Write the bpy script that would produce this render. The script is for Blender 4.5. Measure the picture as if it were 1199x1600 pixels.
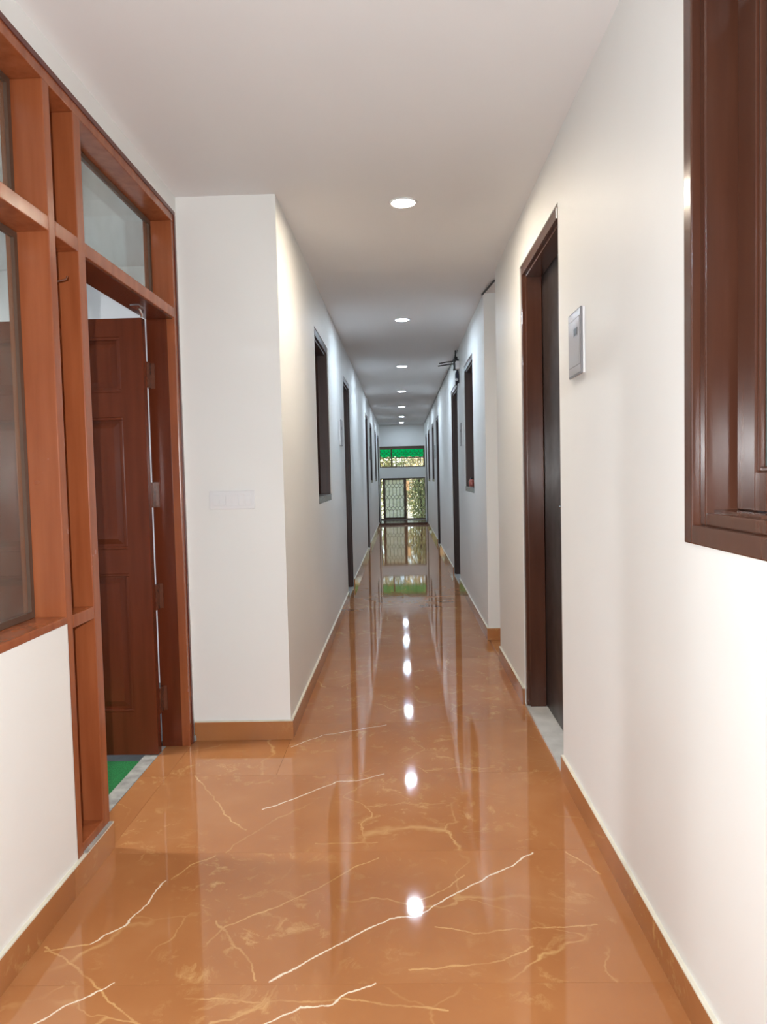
import bpy, bmesh, math, random
from mathutils import Vector, Matrix

random.seed(7)
for o in list(bpy.data.objects):
    bpy.data.objects.remove(o)
SC = bpy.context.scene
COL = SC.collection

# ------------------------------------------------------------------ camera
F, CX, CY, CAMH = 1140.0, 599.5, 800.0, 1.2       # focal length and centre in photo pixels, eye height
VPX, VPY, ROLL = 627.0, 741.0, 0.022
_y = Vector(((VPX - CX) / F, -(VPY - CY) / F, 1.0)).normalized()       # corridor axis in camera (right, up, forward)
_z = Vector((-math.sin(ROLL), math.cos(ROLL), 0.0))
_z = (_z - _y * _z.dot(_y)).normalized()
_x = _z.cross(_y)
if _x.x < 0:
    _x = -_x
RIGHT = Vector((_x[0], _y[0], _z[0]))
UP = Vector((_x[1], _y[1], _z[1]))
FWD = Vector((_x[2], _y[2], _z[2]))
cam_data = bpy.data.cameras.new('camera')
cam = bpy.data.objects.new('camera', cam_data)
COL.objects.link(cam)
cam_data.sensor_fit = 'VERTICAL'
cam_data.sensor_height = 36.0
cam_data.sensor_width = 27.0
cam_data.lens = F / 1600.0 * 36.0
cam_data.clip_start = 0.02
m = Matrix.Identity(4)
for i in range(3):
    m[i][0], m[i][1], m[i][2] = RIGHT[i], UP[i], -FWD[i]
m[2][3] = CAMH
cam.matrix_world = m
SC.camera = cam

def on_floor(px, py):
    d = RIGHT * ((px - CX) / F) + UP * (-(py - CY) / F) + FWD
    t = -CAMH / d.z
    return (d.x * t, d.y * t)

# ------------------------------------------------------------------ world, sun, exposure
SC.view_settings.view_transform = 'Standard'
SC.view_settings.look = 'None'
SC.view_settings.gamma = 1.0
SC.view_settings.use_curve_mapping = False
SC.view_settings.exposure = 0.0
W = bpy.data.worlds.new('sky')
SC.world = W
W.use_nodes = True
wn = W.node_tree
wn.nodes.clear()
sky = wn.nodes.new('ShaderNodeTexSky')
sky.sky_type = 'NISHITA'
sky.sun_disc = False
sky.sun_elevation = math.radians(48)
sky.sun_rotation = math.radians(200)
bg = wn.nodes.new('ShaderNodeBackground')
bg.inputs[1].default_value = 0.6
wo = wn.nodes.new('ShaderNodeOutputWorld')
wn.links.new(sky.outputs[0], bg.inputs[0])
wn.links.new(bg.outputs[0], wo.inputs[0])
sd = bpy.data.lights.new('sun', 'SUN')
sd.energy = 11.0
sd.angle = 0.01
sd.color = (1.0, 0.9, 0.75)
sun = bpy.data.objects.new('sun', sd)
COL.objects.link(sun)
sun.location = (-3, 10, 9)
sun.rotation_euler = Vector((0.6, 0.45, -0.8)).to_track_quat('-Z', 'Y').to_euler()
# the flash of the camera that took the photograph
fd = bpy.data.lights.new('camera_flash', 'AREA')
fd.shape = 'RECTANGLE'
fd.size, fd.size_y = 0.02, 0.035
fd.energy = 44.0
fd.color = (0.96, 0.985, 1.0)
flash = bpy.data.objects.new('camera_flash', fd)
COL.objects.link(flash)
flash.matrix_world = Matrix.Translation((-0.10, 0.03, 1.27)) @ m.to_3x3().to_4x4()
LAMP_WARM = (1.0, 0.86, 0.68)
LAMP_COOL = (0.70, 0.85, 1.0)
LAMP_L = 490.0

# ------------------------------------------------------------------ helpers
WLOC = {}
def setp(o, label=None, cat=None, group=None, kind=None):
    if label: o['label'] = label
    if cat: o['category'] = cat
    if group: o['group'] = group
    if kind: o['kind'] = kind
    return o

def empty(name, loc, label=None, cat=None, group=None, kind=None):
    o = bpy.data.objects.new(name, None)
    o.empty_display_size = 0.1
    COL.objects.link(o)
    o.location = loc
    WLOC[o.name] = Vector(loc)
    return setp(o, label, cat, group, kind)

class MB:
    def __init__(self):
        self.bm = bmesh.new()
    def box(self, x0, x1, y0, y1, z0, z1, bev=0.0):
        if x0 > x1: x0, x1 = x1, x0
        if y0 > y1: y0, y1 = y1, y0
        if z0 > z1: z0, z1 = z1, z0
        b = bmesh.new()
        bmesh.ops.create_cube(b, size=1.0)
        for v in b.verts:
            v.co = Vector(((x0 + x1) / 2 + v.co.x * (x1 - x0), (y0 + y1) / 2 + v.co.y * (y1 - y0), (z0 + z1) / 2 + v.co.z * (z1 - z0)))
        if bev > 0:
            bmesh.ops.bevel(b, geom=b.edges[:], offset=bev, segments=2, profile=0.6, affect='EDGES')
        self._merge(b)
        return self
    def _merge(self, b):
        me = bpy.data.meshes.new('tmp')
        b.to_mesh(me)
        b.free()
        self.bm.from_mesh(me)
        bpy.data.meshes.remove(me)
    def tube(self, pts, r, n=8):
        pts = [Vector(p) for p in pts]
        rings = []
        prev = None
        for i, p in enumerate(pts):
            t = (pts[min(i + 1, len(pts) - 1)] - pts[max(i - 1, 0)]).normalized()
            a = Vector((0, 0, 1)) if abs(t.z) < 0.9 else Vector((1, 0, 0))
            if prev is not None: a = prev
            u = (a - t * a.dot(t)).normalized()
            prev = u
            w = t.cross(u)
            rings.append([self.bm.verts.new(p + (u * math.cos(2 * math.pi * k / n) + w * math.sin(2 * math.pi * k / n)) * r) for k in range(n)])
        for a, b in zip(rings, rings[1:]):
            for k in range(n):
                self.bm.faces.new((a[k], a[(k + 1) % n], b[(k + 1) % n], b[k]))
        self.bm.faces.new(rings[0][::-1])
        self.bm.faces.new(rings[-1])
        return self
    def lathe(self, prof, c, n=32, axis='Z'):
        c = Vector(c)
        rings = []
        for r, h in prof:
            ring = []
            for k in range(n):
                a = 2 * math.pi * k / n
                if axis == 'Z': p = Vector((r * math.cos(a), r * math.sin(a), h))
                elif axis == 'X': p = Vector((h, r * math.cos(a), r * math.sin(a)))
                else: p = Vector((r * math.cos(a), h, r * math.sin(a)))
                ring.append(self.bm.verts.new(c + p))
            rings.append(ring)
        for a, b in zip(rings, rings[1:]):
            for k in range(n):
                self.bm.faces.new((a[k], a[(k + 1) % n], b[(k + 1) % n], b[k]))
        if prof[0][0] > 1e-6: self.bm.faces.new(rings[0][::-1])
        if prof[-1][0] > 1e-6: self.bm.faces.new(rings[-1])
        return self
    def build(self, name, mat, parent=None, smooth=False, label=None, cat=None, group=None, kind=None):
        bm = self.bm
        bmesh.ops.remove_doubles(bm, verts=bm.verts, dist=1e-6)
        bmesh.ops.recalc_face_normals(bm, faces=bm.faces)
        lo = Vector((min(v.co.x for v in bm.verts), min(v.co.y for v in bm.verts), min(v.co.z for v in bm.verts)))
        hi = Vector((max(v.co.x for v in bm.verts), max(v.co.y for v in bm.verts), max(v.co.z for v in bm.verts)))
        c = Vector(((lo.x + hi.x) / 2, (lo.y + hi.y) / 2, lo.z))
        bmesh.ops.translate(bm, verts=bm.verts, vec=-c)
        me = bpy.data.meshes.new(name)
        bm.to_mesh(me)
        bm.free()
        if smooth:
            for p in me.polygons: p.use_smooth = True
        me.materials.append(mat)
        o = bpy.data.objects.new(name, me)
        COL.objects.link(o)
        WLOC[o.name] = c
        if parent is not None:
            o.parent = parent
            o.location = c - WLOC[parent.name]
        else:
            o.location = c
        return setp(o, label, cat, group, kind)

def B(*a, bev=0.0):
    return MB().box(*a, bev=bev)

# ------------------------------------------------------------------ materials
def mat(name):
    mm = bpy.data.materials.new(name)
    mm.use_nodes = True
    nt = mm.node_tree
    return mm, nt, nt.nodes['Principled BSDF']

def nd(nt, t, **kw):
    n = nt.nodes.new(t)
    for k, v in kw.items():
        setattr(n, k, v)
    return n

def noise(nt, scale, detail=4, vec=None, rough=0.5):
    n = nd(nt, 'ShaderNodeTexNoise')
    n.inputs['Scale'].default_value = scale
    n.inputs['Detail'].default_value = detail
    n.inputs['Roughness'].default_value = rough
    if vec is not None: nt.links.new(vec, n.inputs['Vector'])
    return n

def ramp(nt, fac, stops):
    r = nd(nt, 'ShaderNodeValToRGB')
    e = r.color_ramp.elements
    e[0].position, e[0].color = stops[0][0], (*stops[0][1], 1) if len(stops[0][1]) == 3 else stops[0][1]
    e[1].position, e[1].color = stops[-1][0], (*stops[-1][1], 1)
    for p, c in stops[1:-1]:
        x = e.new(p)
        x.color = (*c, 1)
    nt.links.new(fac, r.inputs[0])
    return r

def pos(nt):
    return nd(nt, 'ShaderNodeNewGeometry').outputs['Position']

def bump(nt, bs, h, strength, dist=0.002):
    b = nd(nt, 'ShaderNodeBump')
    b.inputs['Strength'].default_value = strength
    b.inputs['Distance'].default_value = dist
    nt.links.new(h, b.inputs['Height'])
    nt.links.new(b.outputs[0], bs.inputs['Normal'])

def paint_mat(name, col, var=0.05, rough=0.5, scale=3.0, bstr=0.15, bscale=60, spec=0.5):
    mm, nt, bs = mat(name)
    p = pos(nt)
    n = noise(nt, scale, 5, p)
    a = tuple(c * (1 - var) for c in col)
    b = tuple(min(1, c * (1 + var)) for c in col)
    r = ramp(nt, n.outputs[0], [(0.3, a), (0.7, b)])
    nt.links.new(r.outputs[0], bs.inputs['Base Color'])
    bs.inputs['Roughness'].default_value = rough
    bs.inputs['Specular IOR Level'].default_value = spec
    n2 = noise(nt, bscale, 3, p)
    bump(nt, bs, n2.outputs[0], bstr)
    return mm

def wood_mat(name, c0, c1, rough=0.22, grain=0.12):
    mm, nt, bs = mat(name)
    p = pos(nt)
    mp = nd(nt, 'ShaderNodeMapping')
    mp.inputs['Scale'].default_value = (14, 14, 1.2)
    nt.links.new(p, mp.inputs[0])
    n = noise(nt, 2.0, 6, mp.outputs[0])
    r = ramp(nt, n.outputs[0], [(0.3, c0), (0.7, c1)])
    nt.links.new(r.outputs[0], bs.inputs['Base Color'])
    bs.inputs['Roughness'].default_value = rough
    n3 = noise(nt, 9, 3, p)
    rr = nd(nt, 'ShaderNodeMapRange')
    rr.inputs[3].default_value = rough * 0.75
    rr.inputs[4].default_value = rough * 1.3
    nt.links.new(n3.outputs[0], rr.inputs[0])
    nt.links.new(rr.outputs[0], bs.inputs['Roughness'])
    bump(nt, bs, n.outputs[0], grain, 0.003)
    return mm

M_WALL = paint_mat('white_wall_paint', (0.83, 0.83, 0.81), 0.02, 0.55, 1.5, 0.10, 45, 0.3)
M_CEIL = paint_mat('white_ceiling_paint', (0.80, 0.79, 0.79), 0.015, 0.7, 1.2, 0.08, 40, 0.2)
M_ROOM = paint_mat('white_room_paint', (0.84, 0.85, 0.86), 0.02, 0.6, 1.5, 0.1, 45, 0.3)
M_WOODL = wood_mat('red_brown_enamel_wood', (0.255, 0.066, 0.022), (0.34, 0.100, 0.036), 0.24)
M_LEAF = wood_mat('deep_red_brown_door', (0.105, 0.022, 0.008), (0.140, 0.031, 0.012), 0.22)
M_LEAF.node_tree.nodes['Principled BSDF'].inputs['Specular IOR Level'].default_value = 0.3
M_EDGE = wood_mat('dark_maroon_frame_edge', (0.10, 0.020, 0.014), (0.13, 0.03, 0.02), 0.3)
M_WOODR = wood_mat('brown_enamel_wood', (0.066, 0.023, 0.013), (0.092, 0.034, 0.019), 0.20)
M_DARK = wood_mat('dark_brown_wood', (0.030, 0.012, 0.010), (0.050, 0.019, 0.015), 0.38)
M_LAM = wood_mat('near_black_laminate', (0.020, 0.014, 0.013), (0.028, 0.020, 0.018), 0.36, 0.01)
M_PLASTIC = paint_mat('white_plastic', (0.80, 0.80, 0.81), 0.01, 0.3, 5, 0.0)
M_SILVER = paint_mat('silver_grey_plastic', (0.40, 0.38, 0.38), 0.04, 0.32, 8, 0.02)
M_GREYP = paint_mat('mid_grey_plastic', (0.20, 0.19, 0.20), 0.04, 0.35, 8, 0.02)
M_BLACKP = paint_mat('black_plastic', (0.012, 0.012, 0.014), 0.1, 0.35, 8, 0.02)
M_NAVY = paint_mat('navy_cable', (0.012, 0.014, 0.035), 0.1, 0.35, 8, 0.02)
M_STONE = paint_mat('grey_stone', (0.20, 0.20, 0.19), 0.12, 0.25, 25, 0.05)
M_MARBLE = paint_mat('white_marble', (0.62, 0.62, 0.60), 0.10, 0.15, 14, 0.02)
M_CEMENT = paint_mat('grey_cement', (0.34, 0.33, 0.30), 0.35, 0.7, 18, 0.5)
M_CAULK = paint_mat('cream_grout', (0.70, 0.66, 0.55), 0.08, 0.6, 20, 0.2)
M_GROUT = paint_mat('brown_grout', (0.40, 0.17, 0.075), 0.15, 0.6, 20, 0.2)
M_BLUEF = paint_mat('blue_grey_floor_paint', (0.045, 0.055, 0.065), 0.4, 0.4, 12, 0.2)
M_BRONZE = paint_mat('brown_aluminium', (0.10, 0.055, 0.035), 0.1, 0.5, 10, 0.02)
M_IRON = paint_mat('dark_painted_iron', (0.030, 0.026, 0.022), 0.2, 0.4, 20, 0.1)
M_PINK = paint_mat('pink_bottle', (0.45, 0.13, 0.10), 0.2, 0.3, 30, 0.0)
M_SOIL = paint_mat('ground_soil', (0.20, 0.17, 0.12), 0.3, 0.9, 6, 0.5)
M_BARK = paint_mat('bark', (0.10, 0.07, 0.045), 0.3, 0.8, 20, 0.6)
M_STEEL = paint_mat('painted_hinge', (0.14, 0.05, 0.028), 0.15, 0.25, 30, 0.1)
M_CHROME, _nt, _b = mat('chrome')
_b.inputs['Base Color'].default_value = (0.7, 0.7, 0.7, 1); _b.inputs['Metallic'].default_value = 1; _b.inputs['Roughness'].default_value = 0.18

def carpet_mat():
    mm, nt, bs = mat('green_carpet')
    p = pos(nt)
    n = noise(nt, 180, 3, p)
    r = ramp(nt, n.outputs[0], [(0.3, (0.004, 0.10, 0.02)), (0.7, (0.01, 0.22, 0.05))])
    nt.links.new(r.outputs[0], bs.inputs['Base Color'])
    bs.inputs['Roughness'].default_value = 0.9
    bump(nt, bs, n.outputs[0], 0.8, 0.006)
    return mm
M_CARPET = carpet_mat()

def glass_mat(name, tint, refl_rough=0.02, haze=0.08, haze_col=(0.5, 0.55, 0.5)):
    mm = bpy.data.materials.new(name)
    mm.use_nodes = True
    nt = mm.node_tree
    nt.nodes.clear()
    out = nd(nt, 'ShaderNodeOutputMaterial')
    tr = nd(nt, 'ShaderNodeBsdfTransparent'); tr.inputs[0].default_value = (*tint, 1)
    df = nd(nt, 'ShaderNodeBsdfDiffuse'); df.inputs[0].default_value = (*haze_col, 1)
    gl = nd(nt, 'ShaderNodeBsdfGlossy'); gl.inputs['Roughness'].default_value = refl_rough
    lw = nd(nt, 'ShaderNodeLayerWeight'); lw.inputs[0].default_value = 0.5
    pw = nd(nt, 'ShaderNodeMath', operation='POWER'); pw.inputs[1].default_value = 5.0
    nt.links.new(lw.outputs['Facing'], pw.inputs[0])
    fr = nd(nt, 'ShaderNodeMath', operation='MULTIPLY_ADD'); fr.inputs[1].default_value = 0.5; fr.inputs[2].default_value = 0.03
    nt.links.new(pw.outputs[0], fr.inputs[0])
    n = noise(nt, 6, 5, pos(nt))
    mr = nd(nt, 'ShaderNodeMapRange'); mr.inputs[1].default_value = 0.3; mr.inputs[2].default_value = 0.75
    mr.inputs[3].default_value = haze * 0.5; mr.inputs[4].default_value = haze * 1.6
    nt.links.new(n.outputs[0], mr.inputs[0])
    m1 = nd(nt, 'ShaderNodeMixShader'); m2 = nd(nt, 'ShaderNodeMixShader')
    nt.links.new(mr.outputs[0], m1.inputs[0]); nt.links.new(tr.outputs[0], m1.inputs[1]); nt.links.new(df.outputs[0], m1.inputs[2])
    nt.links.new(fr.outputs[0], m2.inputs[0]); nt.links.new(m1.outputs[0], m2.inputs[1]); nt.links.new(gl.outputs[0], m2.inputs[2])
    nt.links.new(m2.outputs[0], out.inputs[0])
    return mm
M_GLASS = glass_mat('dusty_clear_glass', (0.93, 0.95, 0.93))
M_GLASS2 = glass_mat('grey_green_transom_glass', (0.96, 0.98, 0.96), 0.03, 0.07)

def translucent_mat(name, col, tcol, mix=0.5, scale=30):
    mm = bpy.data.materials.new(name)
    mm.use_nodes = True
    nt = mm.node_tree
    nt.nodes.clear()
    out = nd(nt, 'ShaderNodeOutputMaterial')
    n = noise(nt, scale, 4, pos(nt))
    r1 = ramp(nt, n.outputs[0], [(0.3, tuple(c * 0.75 for c in col)), (0.7, tuple(min(1, c * 1.2) for c in col))])
    r2 = ramp(nt, n.outputs[0], [(0.3, tuple(c * 0.75 for c in tcol)), (0.7, tuple(min(1, c * 1.2) for c in tcol))])
    df = nd(nt, 'ShaderNodeBsdfDiffuse'); tl = nd(nt, 'ShaderNodeBsdfTranslucent')
    nt.links.new(r1.outputs[0], df.inputs[0]); nt.links.new(r2.outputs[0], tl.inputs[0])
    mx = nd(nt, 'ShaderNodeMixShader'); mx.inputs[0].default_value = mix
    nt.links.new(df.outputs[0], mx.inputs[1]); nt.links.new(tl.outputs[0], mx.inputs[2])
    nt.links.new(mx.outputs[0], out.inputs[0])
    return mm
M_FROST = translucent_mat('pale_green_frosted_glass', (0.60, 0.66, 0.58), (0.98, 1.0, 0.78), 0.85, 20)
M_PEACH = translucent_mat('peach_paper', (0.80, 0.58, 0.38), (0.95, 0.70, 0.45), 0.6, 12)
M_GREENSHEET = translucent_mat('green_plastic_sheet', (0.02, 0.45, 0.17), (0.03, 0.88, 0.38), 0.65, 40)
M_LEAVES = [translucent_mat('leaf_green_%d' % i, c, c, 0.35, 5) for i, c in enumerate([(0.46, 0.48, 0.24), (0.30, 0.35, 0.17), (0.42, 0.38, 0.16), (0.55, 0.48, 0.28)])]

def frosted_window():
    mm, nt, bs = mat('grey_green_frosted_glass')
    n = noise(nt, 90, 3, pos(nt))
    r = ramp(nt, n.outputs[0], [(0.3, (0.13, 0.17, 0.155)), (0.7, (0.17, 0.21, 0.19))])
    nt.links.new(r.outputs[0], bs.inputs['Base Color'])
    bs.inputs['Roughness'].default_value = 0.12
    return mm
M_FROSTR = frosted_window()

def dark_glass():
    mm, nt, bs = mat('dark_window_glass')
    n = noise(nt, 4, 3, pos(nt))
    r = ramp(nt, n.outputs[0], [(0.3, (0.012, 0.013, 0.014)), (0.7, (0.025, 0.026, 0.028))])
    nt.links.new(r.outputs[0], bs.inputs['Base Color'])
    bs.inputs['Roughness'].default_value = 0.08
    return mm
M_DGLASS = dark_glass()

def emit_mat(name, col, s):
    mm = bpy.data.materials.new(name)
    mm.use_nodes = True
    nt = mm.node_tree
    nt.nodes.clear()
    e = nd(nt, 'ShaderNodeEmission')
    e.inputs[0].default_value = (*col, 1)
    e.inputs[1].default_value = s
    o = nd(nt, 'ShaderNodeOutputMaterial')
    nt.links.new(e.outputs[0], o.inputs[0])
    return mm

# --- polished marble-look floor tile: printed veins where the photograph shows them, random ones elsewhere
WHITE_VEINS = [
    [(420, 1535), (520, 1481), (607, 1436), (655, 1430), (700, 1404), (780, 1362), (834, 1332)],
    [(20, 1618), (110, 1570), (177, 1537)],
    [(405, 1605), (470, 1573), (517, 1571), (545, 1553), (585, 1538)],
    [(145, 1474), (197, 1444), (230, 1412), (259, 1376)],
    [(412, 1265), (470, 1245), (527, 1221), (560, 1220), (600, 1209)],
    [(455, 1167), (505, 1149), (604, 1133)],
]
GOLD_VEINS = [
    [(70, 1487), (100, 1480), (145, 1474)],
    [(268, 1374), (297, 1353), (335, 1337)],
    [(324, 1476), (350, 1449), (465, 1404), (525, 1372), (590, 1340)],
    [(340, 1438), (365, 1476), (392, 1502), (397, 1532)],
    [(70, 1480), (115, 1510), (158, 1549), (215, 1602)],
    [(305, 1212), (330, 1241), (362, 1282), (385, 1297)],
    [(680, 1448), (740, 1458), (830, 1450), (935, 1446)],
    [(640, 1516), (790, 1501), (832, 1478)],
    [(290, 1560), (420, 1566), (560, 1562), (700, 1580)],
    [(885, 1330), (940, 1366)],
    [(495, 1319), (590, 1316)],
    [(660, 1405), (700, 1386), (725, 1368)],
]

def floor_mat(name, explicit=True):
    mm, nt, bs = mat(name)
    L = nt.links
    p = pos(nt)
    oi = nd(nt, 'ShaderNodeObjectInfo')
    rs = nd(nt, 'ShaderNodeVectorMath', operation='MULTIPLY_ADD')
    cmb = nd(nt, 'ShaderNodeCombineXYZ')
    L.new(oi.outputs['Random'], cmb.inputs[0]); L.new(oi.outputs['Random'], cmb.inputs[1])
    rs.inputs[1].default_value = (37.0, 53.0, 0)
    L.new(cmb.outputs[0], rs.inputs[0]); L.new(p, rs.inputs[2])
    q = rs.outputs[0]
    # base clouding
    n1 = noise(nt, 2.2, 6, q)
    base = ramp(nt, n1.outputs[0], [(0.30, (0.37, 0.146, 0.052)), (0.55, (0.42, 0.176, 0.065)), (0.75, (0.47, 0.215, 0.09))])
    # warped coordinates
    nw = noise(nt, 5, 4, q)
    wv = nd(nt, 'ShaderNodeVectorMath', operation='MULTIPLY_ADD')
    sub = nd(nt, 'ShaderNodeVectorMath', operation='SUBTRACT')
    sub.inputs[1].default_value = (0.5, 0.5, 0.5)
    L.new(nw.outputs['Color'], sub.inputs[0])
    L.new(sub.outputs[0], wv.inputs[0]); wv.inputs[1].default_value = (0.22, 0.22, 0); L.new(q, wv.inputs[2])
    vor = nd(nt, 'ShaderNodeTexVoronoi', feature='DISTANCE_TO_EDGE')
    vor.inputs['Scale'].default_value = 2.1
    L.new(wv.outputs[0], vor.inputs['Vector'])
    nm = noise(nt, 1.9, 4, q)
    msk = nd(nt, 'ShaderNodeMapRange'); msk.inputs[1].default_value = 0.50; msk.inputs[2].default_value = 0.66
    L.new(nm.outputs[0], msk.inputs[0])
    edge = nd(nt, 'ShaderNodeMapRange'); edge.inputs[1].default_value = 0.0; edge.inputs[2].default_value = 0.009
    edge.inputs[3].default_value = 1.0; edge.inputs[4].default_value = 0.0
    L.new(vor.outputs['Distance'], edge.inputs[0])
    fine = nd(nt, 'ShaderNodeMath', operation='MULTIPLY'); L.new(edge.outputs[0], fine.inputs[0]); L.new(msk.outputs[0], fine.inputs[1])
    # golden flecked patches
    n4 = noise(nt, 16, 8, wv.outputs[0], 0.7)
    f4 = nd(nt, 'ShaderNodeMapRange'); f4.inputs[1].default_value = 0.535; f4.inputs[2].default_value = 0.66
    L.new(n4.outputs[0], f4.inputs[0])
    n5 = noise(nt, 2.6, 3, q)
    f5 = nd(nt, 'ShaderNodeMapRange'); f5.inputs[1].default_value = 0.46; f5.inputs[2].default_value = 0.66; f5.inputs[4].default_value = 0.85
    L.new(n5.outputs[0], f5.inputs[0])
    fleck = nd(nt, 'ShaderNodeMath', operation='MULTIPLY'); L.new(f4.outputs[0], fleck.inputs[0]); L.new(f5.outputs[0], fleck.inputs[1])
    gold = nd(nt, 'ShaderNodeMath', operation='MAXIMUM'); L.new(fine.outputs[0], gold.inputs[0]); L.new(fleck.outputs[0], gold.inputs[1])
    goldv, whitev = gold.outputs[0], None
    if explicit:
        nz = noise(nt, 14, 5, p, 0.6)
        s2 = nd(nt, 'ShaderNodeVectorMath', operation='SUBTRACT'); s2.inputs[1].default_value = (0.5, 0.5, 0.5)
        L.new(nz.outputs['Color'], s2.inputs[0])
        wp = nd(nt, 'ShaderNodeVectorMath', operation='MULTIPLY_ADD'); wp.inputs[1].default_value = (0.035, 0.035, 0)
        L.new(s2.outputs[0], wp.inputs[0]); L.new(p, wp.inputs[2])
        def polydist(lines):
            cur = None
            for ln in lines:
                w = [Vector((*on_floor(*c), 0)) for c in ln]
                for a, b in zip(w, w[1:]):
                    ba = b - a
                    pa = nd(nt, 'ShaderNodeVectorMath', operation='SUBTRACT'); pa.inputs[1].default_value = a; L.new(wp.outputs[0], pa.inputs[0])
                    dt = nd(nt, 'ShaderNodeVectorMath', operation='DOT_PRODUCT'); dt.inputs[1].default_value = ba / ba.length_squared; L.new(pa.outputs[0], dt.inputs[0])
                    cl = nd(nt, 'ShaderNodeClamp'); L.new(dt.outputs['Value'], cl.inputs[0])
                    sc = nd(nt, 'ShaderNodeVectorMath', operation='SCALE'); sc.inputs[0].default_value = ba; L.new(cl.outputs[0], sc.inputs['Scale'])
                    ds = nd(nt, 'ShaderNodeVectorMath', operation='DISTANCE'); L.new(pa.outputs[0], ds.inputs[0]); L.new(sc.outputs[0], ds.inputs[1])
                    if cur is None: cur = ds.outputs['Value']
                    else:
                        mn = nd(nt, 'ShaderNodeMath', operation='MINIMUM'); L.new(cur, mn.inputs[0]); L.new(ds.outputs['Value'], mn.inputs[1]); cur = mn.outputs[0]
            return cur
        def band(d, w):
            r = nd(nt, 'ShaderNodeMapRange'); r.inputs[1].default_value = w * 0.35; r.inputs[2].default_value = w
            r.inputs[3].default_value = 1.0; r.inputs[4].default_value = 0.0
            L.new(d, r.inputs[0]); return r.outputs[0]
        whitev = band(polydist(WHITE_VEINS), 0.0034)
        g2 = band(polydist(GOLD_VEINS), 0.0038)
        nf = noise(nt, 9, 3, p)
        gf = nd(nt, 'ShaderNodeMapRange'); gf.inputs[1].default_value = 0.35; gf.inputs[2].default_value = 0.6; gf.inputs[3].default_value = 0.25; gf.inputs[4].default_value = 0.95
        L.new(nf.outputs[0], gf.inputs[0])
        g3 = nd(nt, 'ShaderNodeMath', operation='MULTIPLY'); L.new(g2, g3.inputs[0]); L.new(gf.outputs[0], g3.inputs[1])
        gm = nd(nt, 'ShaderNodeMath', operation='MAXIMUM'); L.new(goldv, gm.inputs[0]); L.new(g3.outputs[0], gm.inputs[1])
        goldv = gm.outputs[0]
    mx = nd(nt, 'ShaderNodeMix', data_type='RGBA')
    gs = nd(nt, 'ShaderNodeMath', operation='MULTIPLY'); gs.inputs[1].default_value = 0.72; L.new(goldv, gs.inputs[0])
    L.new(gs.outputs[0], mx.inputs[0]); L.new(base.outputs[0], mx.inputs[6]); mx.inputs[7].default_value = (0.72, 0.46, 0.19, 1)
    colo = mx.outputs[2]
    if whitev is not None:
        mx2 = nd(nt, 'ShaderNodeMix', data_type='RGBA')
        L.new(whitev, mx2.inputs[0]); L.new(colo, mx2.inputs[6]); mx2.inputs[7].default_value = (0.85, 0.72, 0.55, 1)
        colo = mx2.outputs[2]
    L.new(colo, bs.inputs['Base Color'])
    bs.inputs['Roughness'].default_value = 0.045
    bs.inputs['IOR'].default_value = 1.5
    nb = noise(nt, 2.5, 2, p)
    bump(nt, bs, nb.outputs[0], 0.03, 0.004)
    return mm
M_TILE = floor_mat('polished_brown_tile', True)
M_SKIRT = floor_mat('polished_brown_skirting', False)

# ------------------------------------------------------------------ dimensions (metres)
CEIL = 2.45
XL, XLB = -0.975, -1.105        # near left wall: face, back
XC = -0.53                      # left wall of the narrow corridor
XR, XF = 0.612, 0.602           # right wall: near, far
YP = 3.28                       # face of the projecting wall end
YR0, YR1 = 4.63, 5.19           # recess in the right wall
YE = 18.4                       # end wall
YB = -2.4                       # wall behind the camera

def wall_cells(mb, x0, x1, y0, y1, z0, z1, holes):
    ys = sorted({y0, y1, *[h[0] for h in holes], *[h[1] for h in holes]})
    for a, b in zip(ys, ys[1:]):
        zs = [(h[2], h[3]) for h in holes if h[0] <= a + 1e-6 and h[1] >= b - 1e-6]
        z = z0
        for ha, hb in sorted(zs):
            if ha > z + 1e-6: mb.box(x0, x1, a, b, z, ha)
            z = hb
        if z < z1 - 1e-6: mb.box(x0, x1, a, b, z, z1)

# openings: (y0, y1, z0, z1)
R_DOOR0 = (2.82, 3.71, 0, 2.21); R_WIN0 = (0.62, 1.58, 1.04, 2.22)
L_WINS = [(4.66, 5.50, 1.02, 2.15), (12.78, 13.68, 1.06, 2.13), (15.1, 15.98, 1.06, 2.13)]
L_DOORS = [(6.95, 7.78, 0, 2.15), (11.16, 11.98, 0, 2.16), (16.85, 17.75, 0, 2.13)]
R_WINS = [(6.04, 6.86, 1.03, 2.18), (13.18, 14.05, 1.05, 2.13), (15.2, 16.15, 1.04, 2.13)]
R_DOORS = [(7.68, 8.62, 0, 2.15), (11.52, 12.34, 0, 2.12), (16.85, 17.62, 0, 2.13)]

w = MB(); wall_cells(w, XR, XR + 0.25, YB, YR0, 0, CEIL, [R_DOOR0, R_WIN0])
w.box(XR + 0.25, 1.10, YR0 - 0.12, YR0, 0, CEIL).box(0.95, 1.10, YR0, YR1, 0, CEIL)
w.build('wall_right_near', M_WALL, label='white right wall nearest the camera with dark door and brown window', cat='wall', kind='structure')
w = MB(); wall_cells(w, XF, XF + 0.25, YR1, YE, 0, CEIL, R_WINS + R_DOORS)
w.box(XF + 0.25, 1.10, YR1, YR1 + 0.12, 0, CEIL)
w.build('wall_right_far', M_WALL, label='white right wall of the narrow corridor beyond the recess', cat='wall', kind='structure')
w = MB(); wall_cells(w, XLB, XL, YB, YP, 0, CEIL, [(0.62, 2.07, 0.79, 2.37), (2.07, 3.25, 0, 2.37)])
w.build('wall_left_near', M_WALL, label='white left wall around the red-brown timber door and window', cat='wall', kind='structure')
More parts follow.
